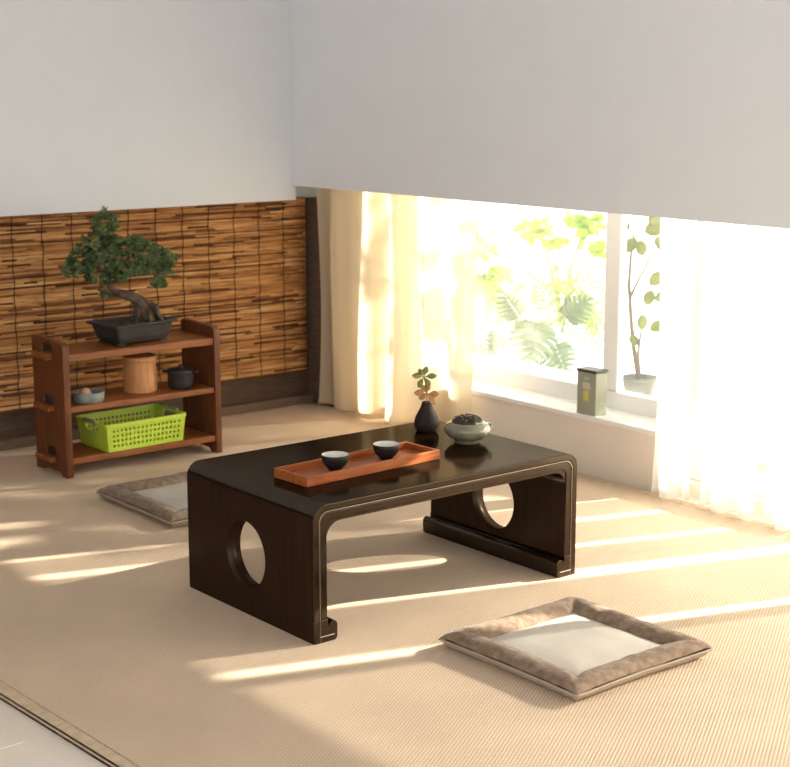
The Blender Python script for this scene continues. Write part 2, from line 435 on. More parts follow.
# ------------------------------------------------------------------ curtains
def curtain(name, y0, y1, x0, z0, z1, m, label, period, amp, parts_hem=True, seed=0, ny=None, group=None, flare=.25):
    rnd = random.Random(seed)
    n = ny or max(24, int(abs(y1-y0)/period*14)); nz = 14
    ph = [0.0]
    for i in range(n): ph.append(ph[-1] + abs(y1-y0)/n/period*2*PI*rnd.uniform(.55, 1.45))
    t = thing(name, label, 'curtain', (x0, (y0+y1)/2, z0), 0, group)
    yc = (y0+y1)/2
    def P(i, j):
        u = i/n; w = j/nz
        a = amp*(1+flare*(1-w))*(.75+.25*math.sin(u*9+seed))
        y = y0+(y1-y0)*u + .25*a*math.sin(2*ph[i]+.5)
        return (a*math.sin(ph[i]+.35*math.sin(w*3+u*5)) + .006*math.sin(w*5+u*11), y-yc, (z1-z0)*w)
    bm = bmesh.new()
    g = [[bm.verts.new(P(i, j)) for j in range(nz+1)] for i in range(n+1)]
    for i in range(n):
        for j in range(nz): bm.faces.new((g[i][j], g[i+1][j], g[i+1][j+1], g[i][j+1]))
    obj('fabric', bm, m, t, smooth=True)
    bm = bmesh.new()
    g = [[bm.verts.new(Vector(P(i, 0)) + Vector((-.0012, 0, .0002+h))) for h in (0, .018)] for i in range(n+1)]
    for i in range(n): bm.faces.new((g[i][0], g[i+1][0], g[i+1][1], g[i][1]))
    obj('hem', bm, m, t, smooth=True)
    return t
curtain('curtain', 1.97, 1.145, 1.45, .012, .90, M['curtain'], 'cream floor-length curtain beside the reed blind, left of the window', .170, .030, seed=3)
gaps = [(.365, .235, 'narrow white sheer curtain at the right end of the window sill'),
        (.190, .005, 'white sheer curtain strip second from the window sill'),
        (-.030, -.185, 'white sheer curtain strip third from the window sill'),
        (-.265, -.575, 'white sheer curtain strip at the right edge of the photo'),
        (-.640, -1.96, 'wide white sheer curtain just beyond the right edge of the photo'),
        (-1.99, -2.85, 'white sheer curtain at the far right end of the glass door')]
for i, (a, b, lab) in enumerate(gaps):
    curtain('sheer_curtain', a, b, 1.45, .010, .92, M['sheer'], lab, .085, .022, seed=20+i, group='white sheer curtains')

# ------------------------------------------------------------------ low table
L, W, HT, T = .771, .498, .300, .036
tb = thing('low_table', 'dark brown low tea table with round holes in its end panels', 'table')
RO, RI = .034, .036
def u_prof(out, inn, zt, ro, ri, zb):
    """inverted U with rounded shoulders: outer inset out, inner face at inn"""
    p = [(out, zb)] + arc(out+ro, zt-ro, ro, PI, PI/2, 20) + arc(L-out-ro, zt-ro, ro, PI/2, 0, 20) + [(L-out, zb)]
    q = [(L-inn, zb)] + arc(L-inn-ri, HT-.041-ri, ri, 0, PI/2) + arc(inn+ri, HT-.041-ri, ri, PI/2, PI) + [(inn, zb)]
    return p + q
ZS = HT - .080
bm = bmesh.new(); extr(bm, u_prof(0, T, HT, RO, RI, ZS), .004, W-.004)
tt_ = obj('tabletop', bm, M['darkwood'], tb); tt_.data.materials.append(M['darkwoodleg'])
for p_ in tt_.data.polygons:
    if abs(p_.normal.x) > .97: p_.material_index = 1
circ = arc(.256, .137, .076, 0, 2*PI, 63)[:-1]
for xc in (T/2, L-T/2):
    plate('side_panel', [(.004, 0), (W-.004, 0), (W-.004, ZS), (.004, ZS)], [circ], T,
          lambda u, v, w, xc=xc: Vector((xc+w, u, v)), M['darkwoodleg'], tb)
# raised moulding that follows the U along the front and back edge
def band(i0, i1, ro0, ro1):
    z0, z1 = HT-i0, HT-i1
    p = [(i0, .0)] + arc(i0+ro0, z0-ro0, ro0, PI, PI/2, 20) + arc(L-i0-ro0, z0-ro0, ro0, PI/2, 0, 20) + [(L-i0, .0)]
    q = [(L-i1, .0)] + arc(L-i1-ro1, z1-ro1, ro1, 0, PI/2, 20) + arc(i1+ro1, z1-ro1, ro1, PI/2, PI, 20) + [(i1, .0)]
    return p, q
def band_mesh(bm, i0, i1, ro0, ro1, y0, y1):
    p, q = band(i0, i1, ro0, ro1); q = q[::-1]
    A = [[bm.verts.new((x, y, z)) for x, z in c] for c in (p, q) for y in (y0, y1)]
    for k in range(len(p)-1):
        for a, b in ((0, 1), (1, 3), (3, 2), (2, 0)):
            bm.faces.new((A[a][k], A[a][k+1], A[b][k+1], A[b][k]))
    for k in (0, -1): bm.faces.new((A[0][k], A[1][k], A[3][k], A[2][k]))
for y0, y1 in ((0, .006), (W-.006, W)):
    bm = bmesh.new(); band_mesh(bm, 0.0, .0145, RO, .024, y0, y1)
    obj('edge_moulding', bm, M['moulding'], tb, bevel=.0022, seg=3)
    bm = bmesh.new(); yy = (.0015, .006) if y0 == 0 else (W-.006, W-.0015)
    band_mesh(bm, .0185, .0355, .022, .018, *yy)
    obj('edge_moulding', bm, M['moulding'], tb, bevel=.0022, seg=3)
    bm = bmesh.new(); yy = (.0004, .006) if y0 == 0 else (W-.006, W-.0004)
    band_mesh(bm, .0150, .0180, .0235, .022, *yy)
    obj('bead', bm, M['bead'], tb, bevel=.0012, seg=3)['label'] = 'thin bead along the table edge, highlight put into its lighter colour'
# scroll feet: a bar inside each end panel, round-topped, with a small curl notch
def foot_prof(mir):
    p = [(.004, 0.0), (.058, 0.0)] + arc(.055, .032, .0055, -.2, PI/2, 4) + arc(.049, .031, .0125, PI/2, PI, 6)[1:] + \
        arc(.0345, .040, .004, -PI/2, -PI, 4) + [(.004, .046)]
    p = [(.003, 0), (.055, 0), (.0605, .006), (.0605, .034)] + arc(.0505, .034, .010, 0, PI*.9, 8) + [(.0400, .0335), (.0365, .040), (.0362, .050), (.003, .050)]
    return [((L-x) if mir else x, z) for x, z in p]
for mir in (0, 1):
    bm = bmesh.new(); extr(bm, foot_prof(mir), .0005, W-.0005)
    ft = obj('scroll_foot', bm, M['darkwood'], tb, bevel=.0012)
    x0, x1 = (.016, .052) if not mir else (L-.052, L-.016)
    obj('inlay_line', bx(x0, x1, -.0004, .0012, .0130, .0148), M['metalline'], ft)['label'] = 'thin pale inlaid line'

# ------------------------------------------------------------------ tea tray and cups
tr = thing('tea_tray', 'reddish brown rectangular wooden tray holding two cups', 'tray', (.274, .202, HT), math.radians(2.6))
tl, tw, th, tt = .392, .118, .0225, .0085
obj('tray_base', bx(-tl/2+.004, tl/2-.004, -tw/2+.004, tw/2-.004, .001, .008), M['traywood'], tr)
for s in (-1, 1):
    bm = bmesh.new(); y = s*(tw/2-tt/2)
    box(bm, -tl/2, tl/2, y-tt/2, y+tt/2, 0, th); obj('tray_side', bm, M['traywood'], tr, bevel=.0014)
    bm = bmesh.new(); x = s*(tl/2-tt/2)
    box(bm, x-tt/2, x+tt/2, -tw/2+tt, tw/2-tt, 0, th-.0004); obj('tray_side', bm, M['traywood'], tr, bevel=.0014)
CUPLAB = ['small black tea cup at the left end of the wooden tray', 'small black tea cup at the right end of the wooden tray, nearer the vase']
cup0 = thing('tea_cup', CUPLAB[0], 'cup', (.205, .199, HT+.008), 0, 'tea cups on the tray')
bm = bmesh.new()
lathe(bm, [(0, .0015), (.013, .0015), (.014, 0), (.0155, 0), (.016, .004), (.022, .009), (.0275, .017), (.0300, .026), (.0308, .0345), (.0302, .0352)], 48)
obj('body', bm, M['cupblack'], cup0, smooth=True)
bm = bmesh.new()
lathe(bm, [(.0302, .0352), (.0294, .0350), (.0285, .026), (.0258, .017), (.018, .0085), (0, .007)], 48)
obj('inside', bm, M['cupinside'], cup0, smooth=True)['label'] = 'pale grey glazed inside'
cup1 = cup0.copy(); COL.objects.link(cup1); cup1.location = (.357, .207, HT+.0082); cup1['label'] = CUPLAB[1]; cup1.rotation_euler.z = .6
for ch in list(cup0.children):
    c = ch.copy(); COL.objects.link(c); c.parent = cup1

# ------------------------------------------------------------------ vase with a sprig
VX, VY = .640, .400
va = thing('bud_vase', 'small dark grey pear-shaped vase at the back of the table', 'vase', (VX, VY, HT))
bm = bmesh.new()
lathe(bm, [(0, 0), (.022, 0), (.026, .003), (.0305, .013), (.0315, .023), (.0285, .036), (.0215, .050), (.0155, .061), (.0125, .070), (.0122, .074), (.0108, .0745), (.0100, .070), (.0125, .055), (.02, .03), (0, .02)], 48)
obj('body', bm, M['vase'], va, smooth=True)
sp = thing('leaf_sprig', 'sprig of green and orange-brown leaves standing in the dark vase', 'plant', (VX, VY, HT+.022))
bm = bmesh.new()
q1 = Vector((.001, .000, .0735)); q2 = Vector((-.006, .004, .1165))
tube(bm, [(0, 0, .012), (0, 0, .05), q1, q2*.6+q1*.4, q2], [.0016, .0015, .0013, .0012, .0012], 6)
obj('stem', bm, M['stem'], sp, smooth=True)
view = Vector((-.62, -.76, .18))
def whorl(c, mname, angs, ln, wd, lean):
    for a, l in angs:
        d = Vector((.779, -.627, 0))*math.cos(a) + Vector((.10, .16, .98))*math.sin(a) + view*lean
        bm = bmesh.new(); leaf(bm, c, d, view + rdir()*.3, ln*l, wd*1.28, .3, ((0, .08), (.2, .22), (.42, .75), (.62, 1), (.82, .72), (1, .06)))
        obj('leaf', bm, M[mname], sp, smooth=True, solid=.0006)
whorl(q2, 'leafgreen', [(1.28, 1), (.08, 1.2), (-1.0, 1.05), (2.15, .85), (3.05, 1.1), (-2.05, 1.15)], .0275, .0125, .10)
whorl(q1, 'leafbrown', [(2.15, 1.0), (3.10, 1.25), (-.05, 1.15), (-.95, 1.35), (1.45, .9), (-2.5, .95)], .0265, .0135, .12)

# ------------------------------------------------------------------ incense burner
bu = thing('incense_burner', 'squat celadon incense pot with dark carved lid on table', 'incense burner', (.640, .246, HT))
bm = bmesh.new()
lathe(bm, [(0, .003), (.026, .003), (.028, 0), (.032, 0), (.031, .005), (.035, .0085), (.046, .0145), (.0545, .024), (.0575, .033), (.055, .0405), (.047, .047), (.040, .0495), (.0385, .050), (.037, .0485), (0, .047)], 56)
bdy = obj('body', bm, M['celadon'], bu, smooth=True)
bm = bmesh.new()
for k in range(10):
    a = -.75 + k*.085; zz = .036 + .006*math.sin(k*2.1)
    r = .0560
    bmesh.ops.create_icosphere(bm, subdivisions=2, radius=.0042, matrix=Matrix.Translation((r*math.cos(a), r*math.sin(a), zz)) @ Matrix.Diagonal((1, 1, .8, 1)))
obj('relief', bm, M['celadon'], bdy, smooth=True)
bm = bmesh.new()
def lidfn(r, z, a):
    p = Vector((r*math.cos(a), r*math.sin(a), z))*95
    k = noise.noise(p) + .6*noise.noise(p*2.1)
    return r*(1+.02*k), z + .0022*k
lathe(bm, [(0, .0690), (.006, .0688), (.013, .0678), (.020, .0655), (.026, .0625), (.031, .0590), (.035, .0550), (.0365, .0515), (.0365, .049)], 72, fn=lidfn)
ld = obj('lid', bm, M['bronze'], bu, smooth=True); ld.scale = (1.07, 1.07, 1.0); ld.location = (0, 0, -.0035); ld['label'] = 'dark bronze carved openwork lid'
bm = bmesh.new()
for k in range(16):                                        # scrolls of the carving
    a = 2*PI*k/16 + .2; r = .027 if k % 2 else .015
    zc = .0660 - (r/.0365)**2*.0085
    cx, cy = r*math.cos(a), r*math.sin(a)
    pts = []
    for i in range(13):
        t = i/12*1.6*PI + a*2; rr = .0062*(1-.45*i/12)
        x, y = cx+rr*math.cos(t), cy+rr*math.sin(t)
        pts.append((x, y, .0695-(x*x+y*y)/.0365**2*.0125+.0010))
    tube(bm, pts, .0014, 6)
obj('carving', bm, M['bronze'], ld, smooth=True)

# ------------------------------------------------------------------ cushions
def cushion(label, loc, size, rz, seed):
    t = thing('floor_cushion', label, 'cushion', loc, rz, 'floor cushions beside the table')
    h = size/2; b = .064; N = 64
    def nz(x, y, k, s): return noise.noise(Vector((x*k+seed*7.3, y*k-seed*3.1, s)))
    def top(x, y):
        dx, dy = h-abs(x), h-abs(y); d = min(dx, dy)
        if d < b:
            u = d/b; zz = .0215 + .0215*math.sin(PI*min(1, u*.97+.03))**.55 - .003*u
            diag = abs(dx-dy)
            zz -= .0060*math.exp(-(diag/.009)**2)*(.3+u)
            zz += .0022*nz(x, y, 28, 1) + .0013*nz(x, y, 70, 2)
            # gathered creases across the border
            s = x if dy < dx else y
            zz -= .0028*max(0, noise.noise(Vector((s*26+seed, seed*5.0, 0))))*math.sin(PI*min(1, u))
            return zz
        v = min((d-b)/.06, 1)
        return .0225 + .006*math.sin(v*PI/2) + .0012*nz(x, y, 14, 3)
    def edge(x, y):
        f = 1 + .008*nz(x, y, 9, 5)
        k = (abs(x)*abs(y))/(h*h)
        return x*(f + .012*k - .010*(1-k)), y*(f + .012*k - .010*(1-k))
    cs = sorted(set([round(-h+i*(b/10), 5) for i in range(11)] + [round(-h+b+(2*h-2*b)*i/26, 5) for i in range(27)] + [round(h-b+i*(b/10), 5) for i in range(11)]))
    bm = bmesh.new(); bp = bmesh.new()
    def grid(bmx, cond, dz=0.0, zf=top):
        vs = {}
        for i in range(len(cs)-1):
            for j in range(len(cs)-1):
                cx, cy = (cs[i]+cs[i+1])/2, (cs[j]+cs[j+1])/2
                if not cond(min(h-abs(cx), h-abs(cy))): continue
                f = []
                for a, c in ((i, j), (i+1, j), (i+1, j+1), (i, j+1)):
                    if (a, c) not in vs:
                        x, y = edge(cs[a], cs[c]); vs[a, c] = bmx.verts.new((x, y, zf(cs[a], cs[c])+dz))
                    f.append(vs[a, c])
                bmx.faces.new(f)
        return vs
    vs = grid(bm, lambda d: d < b)
    n = len(cs)-1
    rim = [(i, 0) for i in range(n)] + [(n, j) for j in range(n)] + [(i, n) for i in range(n, 0, -1)] + [(0, j) for j in range(n, 0, -1)]
    lower = []
    for a, c in rim:
        v = vs[a, c]; lower.append(bm.verts.new((v.co.x*.999, v.co.y*.999, v.co.z-.0030)))
    for k in range(len(rim)):
        k2 = (k+1) % len(rim)
        bm.faces.new((vs[rim[k]], lower[k], lower[k2], vs[rim[k2]]))
    bu_ = bmesh.new(); prev = None
    for sc_, z_ in ((.985, .0185), (.972, .010), (.945, .004), (.91, .001)):
        ring = [bu_.verts.new((v.co.x*sc_, v.co.y*sc_, z_)) for v in lower]
        if prev:
            for k in range(len(ring)):
                k2 = (k+1) % len(ring); bu_.faces.new((prev[k], prev[k2], ring[k2], ring[k]))
        prev = ring
    bu_.faces.new(prev)
    obj('underside', bu_, M['piping'], t, smooth=True)['label'] = 'pale beige underside'
    obj('border', bm, M['velvet'], t, smooth=True)['label'] = 'puffed brown velvet border'
    grid(bp, lambda d: d > b-.0066, dz=.0004, zf=lambda x, y: top(x, y) if min(h-abs(x), h-abs(y)) >= b-1e-6 else .016)
    obj('centre_panel', bp, M['linen'], t, smooth=True)['label'] = 'flat pale linen centre panel'
    bm = bmesh.new(); pts = []
    for a, c in rim + [rim[0]]:
        v = edge(cs[a], cs[c]); pts.append((v[0]*1.004, v[1]*1.004, .0200+.0012*nz(v[0], v[1], 12, 8)))
    tube(bm, pts, .0026, 8)
    obj('piping', bm, M['piping'], t, smooth=True)['label'] = 'light beige piping along the edge'
    return t
cushion('brown velvet bordered floor cushion lying in front of the dark table', (.392, -.374, 0), .389, .005, 1)
cushion('brown velvet bordered floor cushion behind the table, near the wooden shelf', (.410, 1.128, 0), .400, .0, 2)

# ------------------------------------------------------------------ shelf
sh = thing('shelf_unit', 'low reddish wooden three-tier shelf against the reed blind', 'shelf', (.518, 1.69, 0))
Y0, Y1 = -.100, .100
hz = [(.349, .371), (.195, .213), (.038, .057)]
for sx in (-.260, .262):
    out = [(Y0, 0), (Y0+.03, 0), (Y0+.045, .012), (Y1-.045, .012), (Y1-.03, 0), (Y1, 0), (Y1, .398)] + arc(Y1-.012, .398, .012, 0, PI/2, 5)[1:] + \
          arc(Y0+.022, .384, .022, PI/2, PI, 6)
    holes = []
    for z0, z1 in hz:
        holes.append([(-.030, z1+.0005), (.035, z1+.0005), (.035, z1+.026), (-.030, z1+.026)][::1])
    plate('side_panel', out, holes if sx < 0 else [], .021, lambda u, v, w, sx=sx: Vector((sx+w, u, v)), M['shelfside_shaded'], sh, bevel=.003)
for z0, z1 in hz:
    obj('hole_shade', bx(-.2645, -.2505, -.0295, .0345, z1+.001, z1+.0255), M['blackmetal'], sh)['label'] = 'dark block painting the shade in the hole above the tenon'  # dark blocks fill the holes and stand in for their shade
    bm = bmesh.new(); box(bm, -.2495, .2515, Y0+.006, Y1-.004, z0, z1)
    bd = obj('shelf_board', bm, M['shelfwood'], sh, bevel=.0025)
    bm = bmesh.new(); box(bm, -.292, -.2705, -.034, .066, z0+.001, z1-.001)
    obj('tenon', bm, M['shelfwood'], bd, bevel=.003)
    bm = bmesh.new(); box(bm, .2725, .291, -.034, .066, z0+.001, z1-.001)
    obj('tenon', bm, M['shelfwood'], bd, bevel=.003)
ZM, ZB, ZT = .213, .057, .371

# bowl with a small round ball
bw = thing('shallow_bowl', 'shallow grey-green bowl on the middle shelf', 'bowl', (.352, 1.640, ZM))
bm = bmesh.new()
lathe(bm, [(0, 0), (.040, 0), (.044, .003), (.0475, .015), (.048, .031), (.0475, .0325), (.0445, .0320), (.0435, .012), (.036, .006), (0, .006)], 48)
obj('body', bm, M['celadonbowl'], bw, smooth=True)
for nm, (bxx, byy), r, lab in (('stone_ball', (.338, 1.632), .0185, 'larger round tan ball lying in the grey-green bowl'),
                          ('stone_ball', (.316+.007, 1.6545), .0115, 'smaller tan ball in the grey-green bowl by the shelf side')):
    bm = bmesh.new(); bmesh.ops.create_uvsphere(bm, u_segments=28, v_segments=18, radius=r)
    for v in bm.verts: v.co *= 1 + .06*noise.noise(v.co*70); v.co.z *= 1.08
    o = obj(nm, bm, M['stone'], smooth=True); o.location = (bxx, byy, ZM+.006+r*1.09)
    tag(o, lab, 'ball', 'balls in the bowl')
# wooden tea barrel
ba = thing('wooden_canister', 'pale brown round wooden canister on the middle shelf', 'canister', (.561, 1.695, ZM))
bm = bmesh.new()
def stave(r, z, a): return (r*(1-.012*(abs(math.cos(a*12)) > .985)), z)
lathe(bm, [(0, 0), (.051, 0), (.0525, .002), (.0525, .012), (.051, .0135), (.0508, .055), (.0500, .095), (.048, .097), (0, .097)], 96, fn=stave)
obj('body', bm, M['barrel'], ba, smooth=False)
bm = bmesh.new(); lathe(bm, [(0, .0975), (.0515, .0975), (.0525, .099), (.0525, .110), (.050, .1125), (0, .1125)], 64)
obj('lid', bm, M['barrel'], ba, smooth=False)
bm = bmesh.new(); lathe(bm, [(.0522, .015), (.0530, .016), (.0530, .020), (.0522, .021)], 64); obj('hoop', bm, M['barrel'], ba, smooth=True)
# black pot with lugs
bp_ = thing('black_pot', 'small black lidded pot at the right of the middle shelf', 'pot', (.684, 1.655, ZM))
bm = bmesh.new()
lathe(bm, [(0, 0), (.034, 0), (.038, .004), (.0405, .02), (.0415, .052), (.0435, .0545), (.0435, .057), (.041, .0575), (0, .0575)], 48)
obj('body', bm, M['blackmetal'], bp_, smooth=True)
bm = bmesh.new(); lathe(bm, [(.0425, .0575), (.041, .060), (.030, .0635), (.006, .066), (.0055, .069), (.008, .072), (.006, .0745), (0, .075)], 48)
obj('lid', bm, M['blackmetal'], bp_, smooth=True)
for s in (-1, 1):
    bm = bmesh.new()
    tube(bm, [(.0405*s*.78 - .012*.6, -.0405*s*.63 - .012*.78, .050), (.055*s*.78 - .009*.6, -.055*s*.63-.009*.78, .054), (.055*s*.78 + .009*.6, -.055*s*.63+.009*.78, .054), (.0405*s*.78 + .012*.6, -.0405*s*.63+.012*.78, .050)], .0032, 8)
    obj('handle', bm, M['blackmetal'], bp_, smooth=True)

# ------------------------------------------------------------------ green basket
gk = thing('plastic_basket', 'lime green perforated plastic basket on the bottom shelf', 'basket', (.520, 1.684, ZB), math.radians(1.5))
bL, bW, bH, fl = .262, .168, .088, .009
def lattice(bm, p00, p10, p11, p01, nx, ny, mx, mz0, mz1, hf, cut=None):
    """wall with square holes"""
    def lines(n, a, b):
        out = [0.0]; s = (1-a-b)/n
        for i in range(n):
            c = a + s*(i+.5); out += [c-s*hf/2, c+s*hf/2]
        return out + [1.0]
    us, vs = lines(nx, mx, mx), lines(ny, mz0, mz1)
    V = {}
    def P(i, j):
        if (i, j) not in V:
            u, v = us[i], vs[j]
            V[i, j] = bm.verts.new((p00*(1-u)+p10*u)*(1-v) + (p01*(1-u)+p11*u)*v)
        return V[i, j]
    for i in range(len(us)-1):
        for j in range(len(vs)-1):
            if i % 2 == 1 and j % 2 == 1: continue
            uc, vc = (us[i]+us[i+1])/2, (vs[j]+vs[j+1])/2
            if cut and cut(uc, vc): continue
            bm.faces.new((P(i, j), P(i+1, j), P(i+1, j+1), P(i, j+1)))
a0 = [Vector((sx*bL/2, sy*bW/2, .002)) for sx, sy in ((-1, -1), (1, -1), (1, 1), (-1, 1))]
a1 = [Vector((sx*(bL/2+fl), sy*(bW/2+fl*.7), bH)) for sx, sy in ((-1, -1), (1, -1), (1, 1), (-1, 1))]
for k, (nx, cut) in enumerate(((17, None), (10, lambda u, v: abs(u-.5) < .20 and v > .62), (17, None), (10, lambda u, v: abs(u-.5) < .20 and v > .62))):
    bm = bmesh.new(); k2 = (k+1) % 4
    lattice(bm, a0[k], a0[k2], a1[k2], a1[k], nx, 4 if k % 2 == 0 else 8, .05, .10, .17, .5, cut)
    obj('side_wall', bm, M['green'], gk, solid=.003)
bm = bmesh.new(); lattice(bm, a0[0], a0[1], a0[2], a0[3], 15, 9, .05, .05, .05, .45); obj('basket_floor', bm, M['green'], gk, solid=.003)
bm = bmesh.new()
rp = []
for k, (sx, sy) in enumerate(((-1, -1), (1, -1), (1, 1), (-1, 1))):
    c = a1[k] + Vector((-sx*.012, -sy*.012, 0)); a = {0: PI, 1: 1.5*PI, 2: 0, 3: .5*PI}[k]
    rp += [(c.x+.014*math.cos(a+i*PI/8), c.y+.014*math.sin(a+i*PI/8)) for i in range(5)]
A = [[bm.verts.new((x*(1+o), y*(1+o*1.4), z)) for x, y in rp] for o, z in ((0.0, bH-.010), (.028, bH-.010), (.028, bH), (-.012, bH), (-.012, bH-.003))]
for ra, rb in zip(A, A[1:]+A[:1]):
    for i in range(len(rp)):
        j = (i+1) % len(rp); bm.faces.new((ra[i], ra[j], rb[j], rb[i]))
obj('rim', bm, M['green'], gk)
for s in (-1, 1):
    bm = bmesh.new(); x = s*(bL/2+fl+.003)
    tube(bm, [(x, -.036, bH-.004), (x+s*.003, -.034, bH+.001), (x+s*.003, .034, bH+.001), (x, .036, bH-.004)], .0052, 8)
    obj('handle', bm, M['greenhandle'], gk, smooth=True)['label'] = 'dull olive grip on the short side'

# ------------------------------------------------------------------ bonsai
bo = thing('bonsai_tree', 'bonsai with leaning trunk in a dark tray pot on top of the shelf', 'plant', (.541, 1.697, ZT), math.radians(6))
def rect_loop(bm, hx, hy, z, r, n=4):
    out = []
    for sx, sy, a in ((1, 1, 0), (-1, 1, PI/2), (-1, -1, PI), (1, -1, 1.5*PI)):
        for i in range(n+1):
            t = a + i*PI/2/n
            out.append(bm.verts.new((sx*(hx-r)+r*math.cos(t), sy*(hy-r)+r*math.sin(t), z)))
    return out
bm = bmesh.new()
lv = [(.080, .050, .006, .008), (.086, .055, .0065, .008), (.096, .063, .022, .010), (.103, .070, .050, .010), (.105, .071, .056, .010), (.116, .082, .060, .008), (.117, .083, .066, .008), (.110, .076, .0685, .008), (.101, .067, .066, .008), (.099, .065, .050, .008)]
R_ = [rect_loop(bm, *q) for q in lv]
for A, B in zip(R_, R_[1:]):
    for i in range(len(A)):
        j = (i+1) % len(A); bm.faces.new((A[i], A[j], B[j], B[i]))
bm.faces.new(R_[0][::-1])
pt = obj('pot', bm, M['bonsaipot'], bo, smooth=False, bevel=.0008)
for sx in (-1, 1):
    for sy in (-1, 1):
        obj('foot', bx(sx*.078-.012, sx*.078+.012, sy*.044-.010, sy*.044+.010, 0, .0075), M['bonsaipot'], pt, bevel=.002)
bm = bmesh.new(); n = 24
g = [[bm.verts.new((-.100+.200*i/n, -.066+.132*j/n, .056+.004*noise.noise(Vector((i*.35, j*.35, 1))) + .004*math.exp(-((i-17)/5)**2))) for j in range(n+1)] for i in range(n+1)]
for i in range(n):
    for j in range(n): bm.faces.new((g[i][j], g[i+1][j], g[i+1][j+1], g[i][j+1]))
obj('soil', bm, M['soil'], bo, smooth=True)
# local frame: image-right direction in the pot's own axes
rr = Matrix.Rotation(-math.radians(6), 3, 'Z')
RX = rr @ Vector((.779, -.627, 0)); BK = rr @ Vector((.627, .779, 0))
def bp3(px, py, back=0.0):
    return RX*((px-133)/305) + BK*back + Vector((0, 0, .069+(319-py)/305))
bm = bmesh.new()
def gnarl(pts, rad, n=10, k=.18):
    n0 = len(bm.verts); tube(bm, pts, rad, n); bm.verts.ensure_lookup_table()
    for v in bm.verts[n0:]:
        p = v.co*60; v.co += Vector((noise.noise(p), noise.noise(p+Vector((5, 1, 2))), noise.noise(p+Vector((2, 9, 4)))))*.0030
gnarl([bp3(150, 322), bp3(147, 312), bp3(142, 304), bp3(134, 298), bp3(125, 295), bp3(117, 293), bp3(113, 288, .004), bp3(112, 279, .006), bp3(111, 262, .004), bp3(107, 240, 0)],
      [.0190, .0205, .0200, .0165, .0135, .0108, .0095, .0078, .0060, .003], 14)
for (x0, y0, x1, y1, b_, r0) in ((150, 304, 162, 321, .0, .011), (146, 306, 153, 322, -.028, .010), (140, 304, 139, 321, -.022, .0085), (138, 302, 132, 322, .006, .0075), (150, 305, 157, 321, .028, .010), (154, 306, 158, 312, -.012, .0095)):
    gnarl([bp3(x0, y0), bp3((x0+x1)/2+.5, (y0+y1)/2-.5, b_*.6), bp3(x1, y1, b_), bp3(x1+(x1-x0)*.2, y1+3, b_*1.2)], [r0, r0*.8, r0*.55, r0*.35], 9)
gnarl([bp3(124, 296), bp3(113, 293, -.006), bp3(106, 292, -.012), bp3(103, 290, -.014)], [.008, .006, .0045, .003], 8)
gnarl([bp3(113, 286), bp3(127, 280, .01), bp3(142, 272, .012), bp3(160, 264, .004)], [.006, .005, .0038, .002], 8)
gnarl([bp3(112, 276), bp3(101, 270, -.012), bp3(88, 266, -.012), bp3(74, 268, -.004)], [.0055, .0042, .0032, .002], 8)
gnarl([bp3(111, 262), bp3(116, 250, .02), bp3(120, 240, .03)], [.0045, .003, .002], 8)
obj('trunk', bm, M['bark'], bo, smooth=True)
pads = [((107, 226), 13, 15, .045, 60), ((100, 248), 22, 17, .060, 120), ((84, 258), 17, 14, .050, 75), ((118, 252), 18, 17, .060, 95), ((72, 268), 11, 9, .035, 40),
        ((100, 272), 20, 10, .045, 60), ((122, 270), 13, 10, .045, 40), ((150, 254), 18, 13, .050, 90), ((160, 262), 15, 13, .045, 65), ((142, 266), 14, 9, .040, 45),
        ((158, 280), 7, 7, .022, 20), ((106, 291), 7, 4, .014, 14), ((170, 256), 7, 9, .022, 20), ((136, 244), 12, 8, .040, 34)]
bm = bmesh.new()
for (cx, cy), rx, ry, rb, cnt in pads:
    for _ in range(cnt):
        d = rdir(); rad = random.uniform(.55, 1.0)
        c = bp3(118 + (cx+4-118)*.93 + rx*.93*d.x*rad, cy + 5 - ry*d.z*rad, rb*d.y*rad)
        for _k in range(12):
            dd = (rdir(-.5, 1) + Vector((0, 0, .3))).normalized()
            leaf(bm, c, dd, rdir(), random.uniform(.010, .018), random.uniform(.005, .008), .3, ((0, .2), (.45, 1), (1, .15)))
obj('foliage', bm, M['bonsaileaf'], bo)

# ------------------------------------------------------------------ tin on the sill
tn = thing('tea_tin', 'tall grey-green tin with dark lid standing on the window sill', 'tin', (1.522, .680, .180))
obj('body', bx(-.024, .024, -.039, .039, 0, .128), M['tin'], tn, bevel=.002)
ld = obj('lid', bx(-.0262, .0262, -.0412, .0412, .1285, .1370), M['tinlid'], tn, bevel=.0015); ld['label'] = 'dark flat lid'
lb = obj('emblem', bx(-.0246, -.0238, -.011, .011, .042, .074), M['tinyellow'], tn); lb['label'] = 'yellow rectangular emblem'
obj('emblem', bx(-.0250, -.0246, -.003, .003, .050, .069), M['tinpale'], lb)
obj('emblem', bx(-.0246, -.0238, -.011, .011, .106, .114), M['tinblue'], tn)['label'] = 'small pale blue mark near the top'
obj('emblem', bx(-.0246, -.0238, -.015, .015, .078, .098), M['tinpale'], tn)['label'] = 'faint pale panel above the yellow emblem'

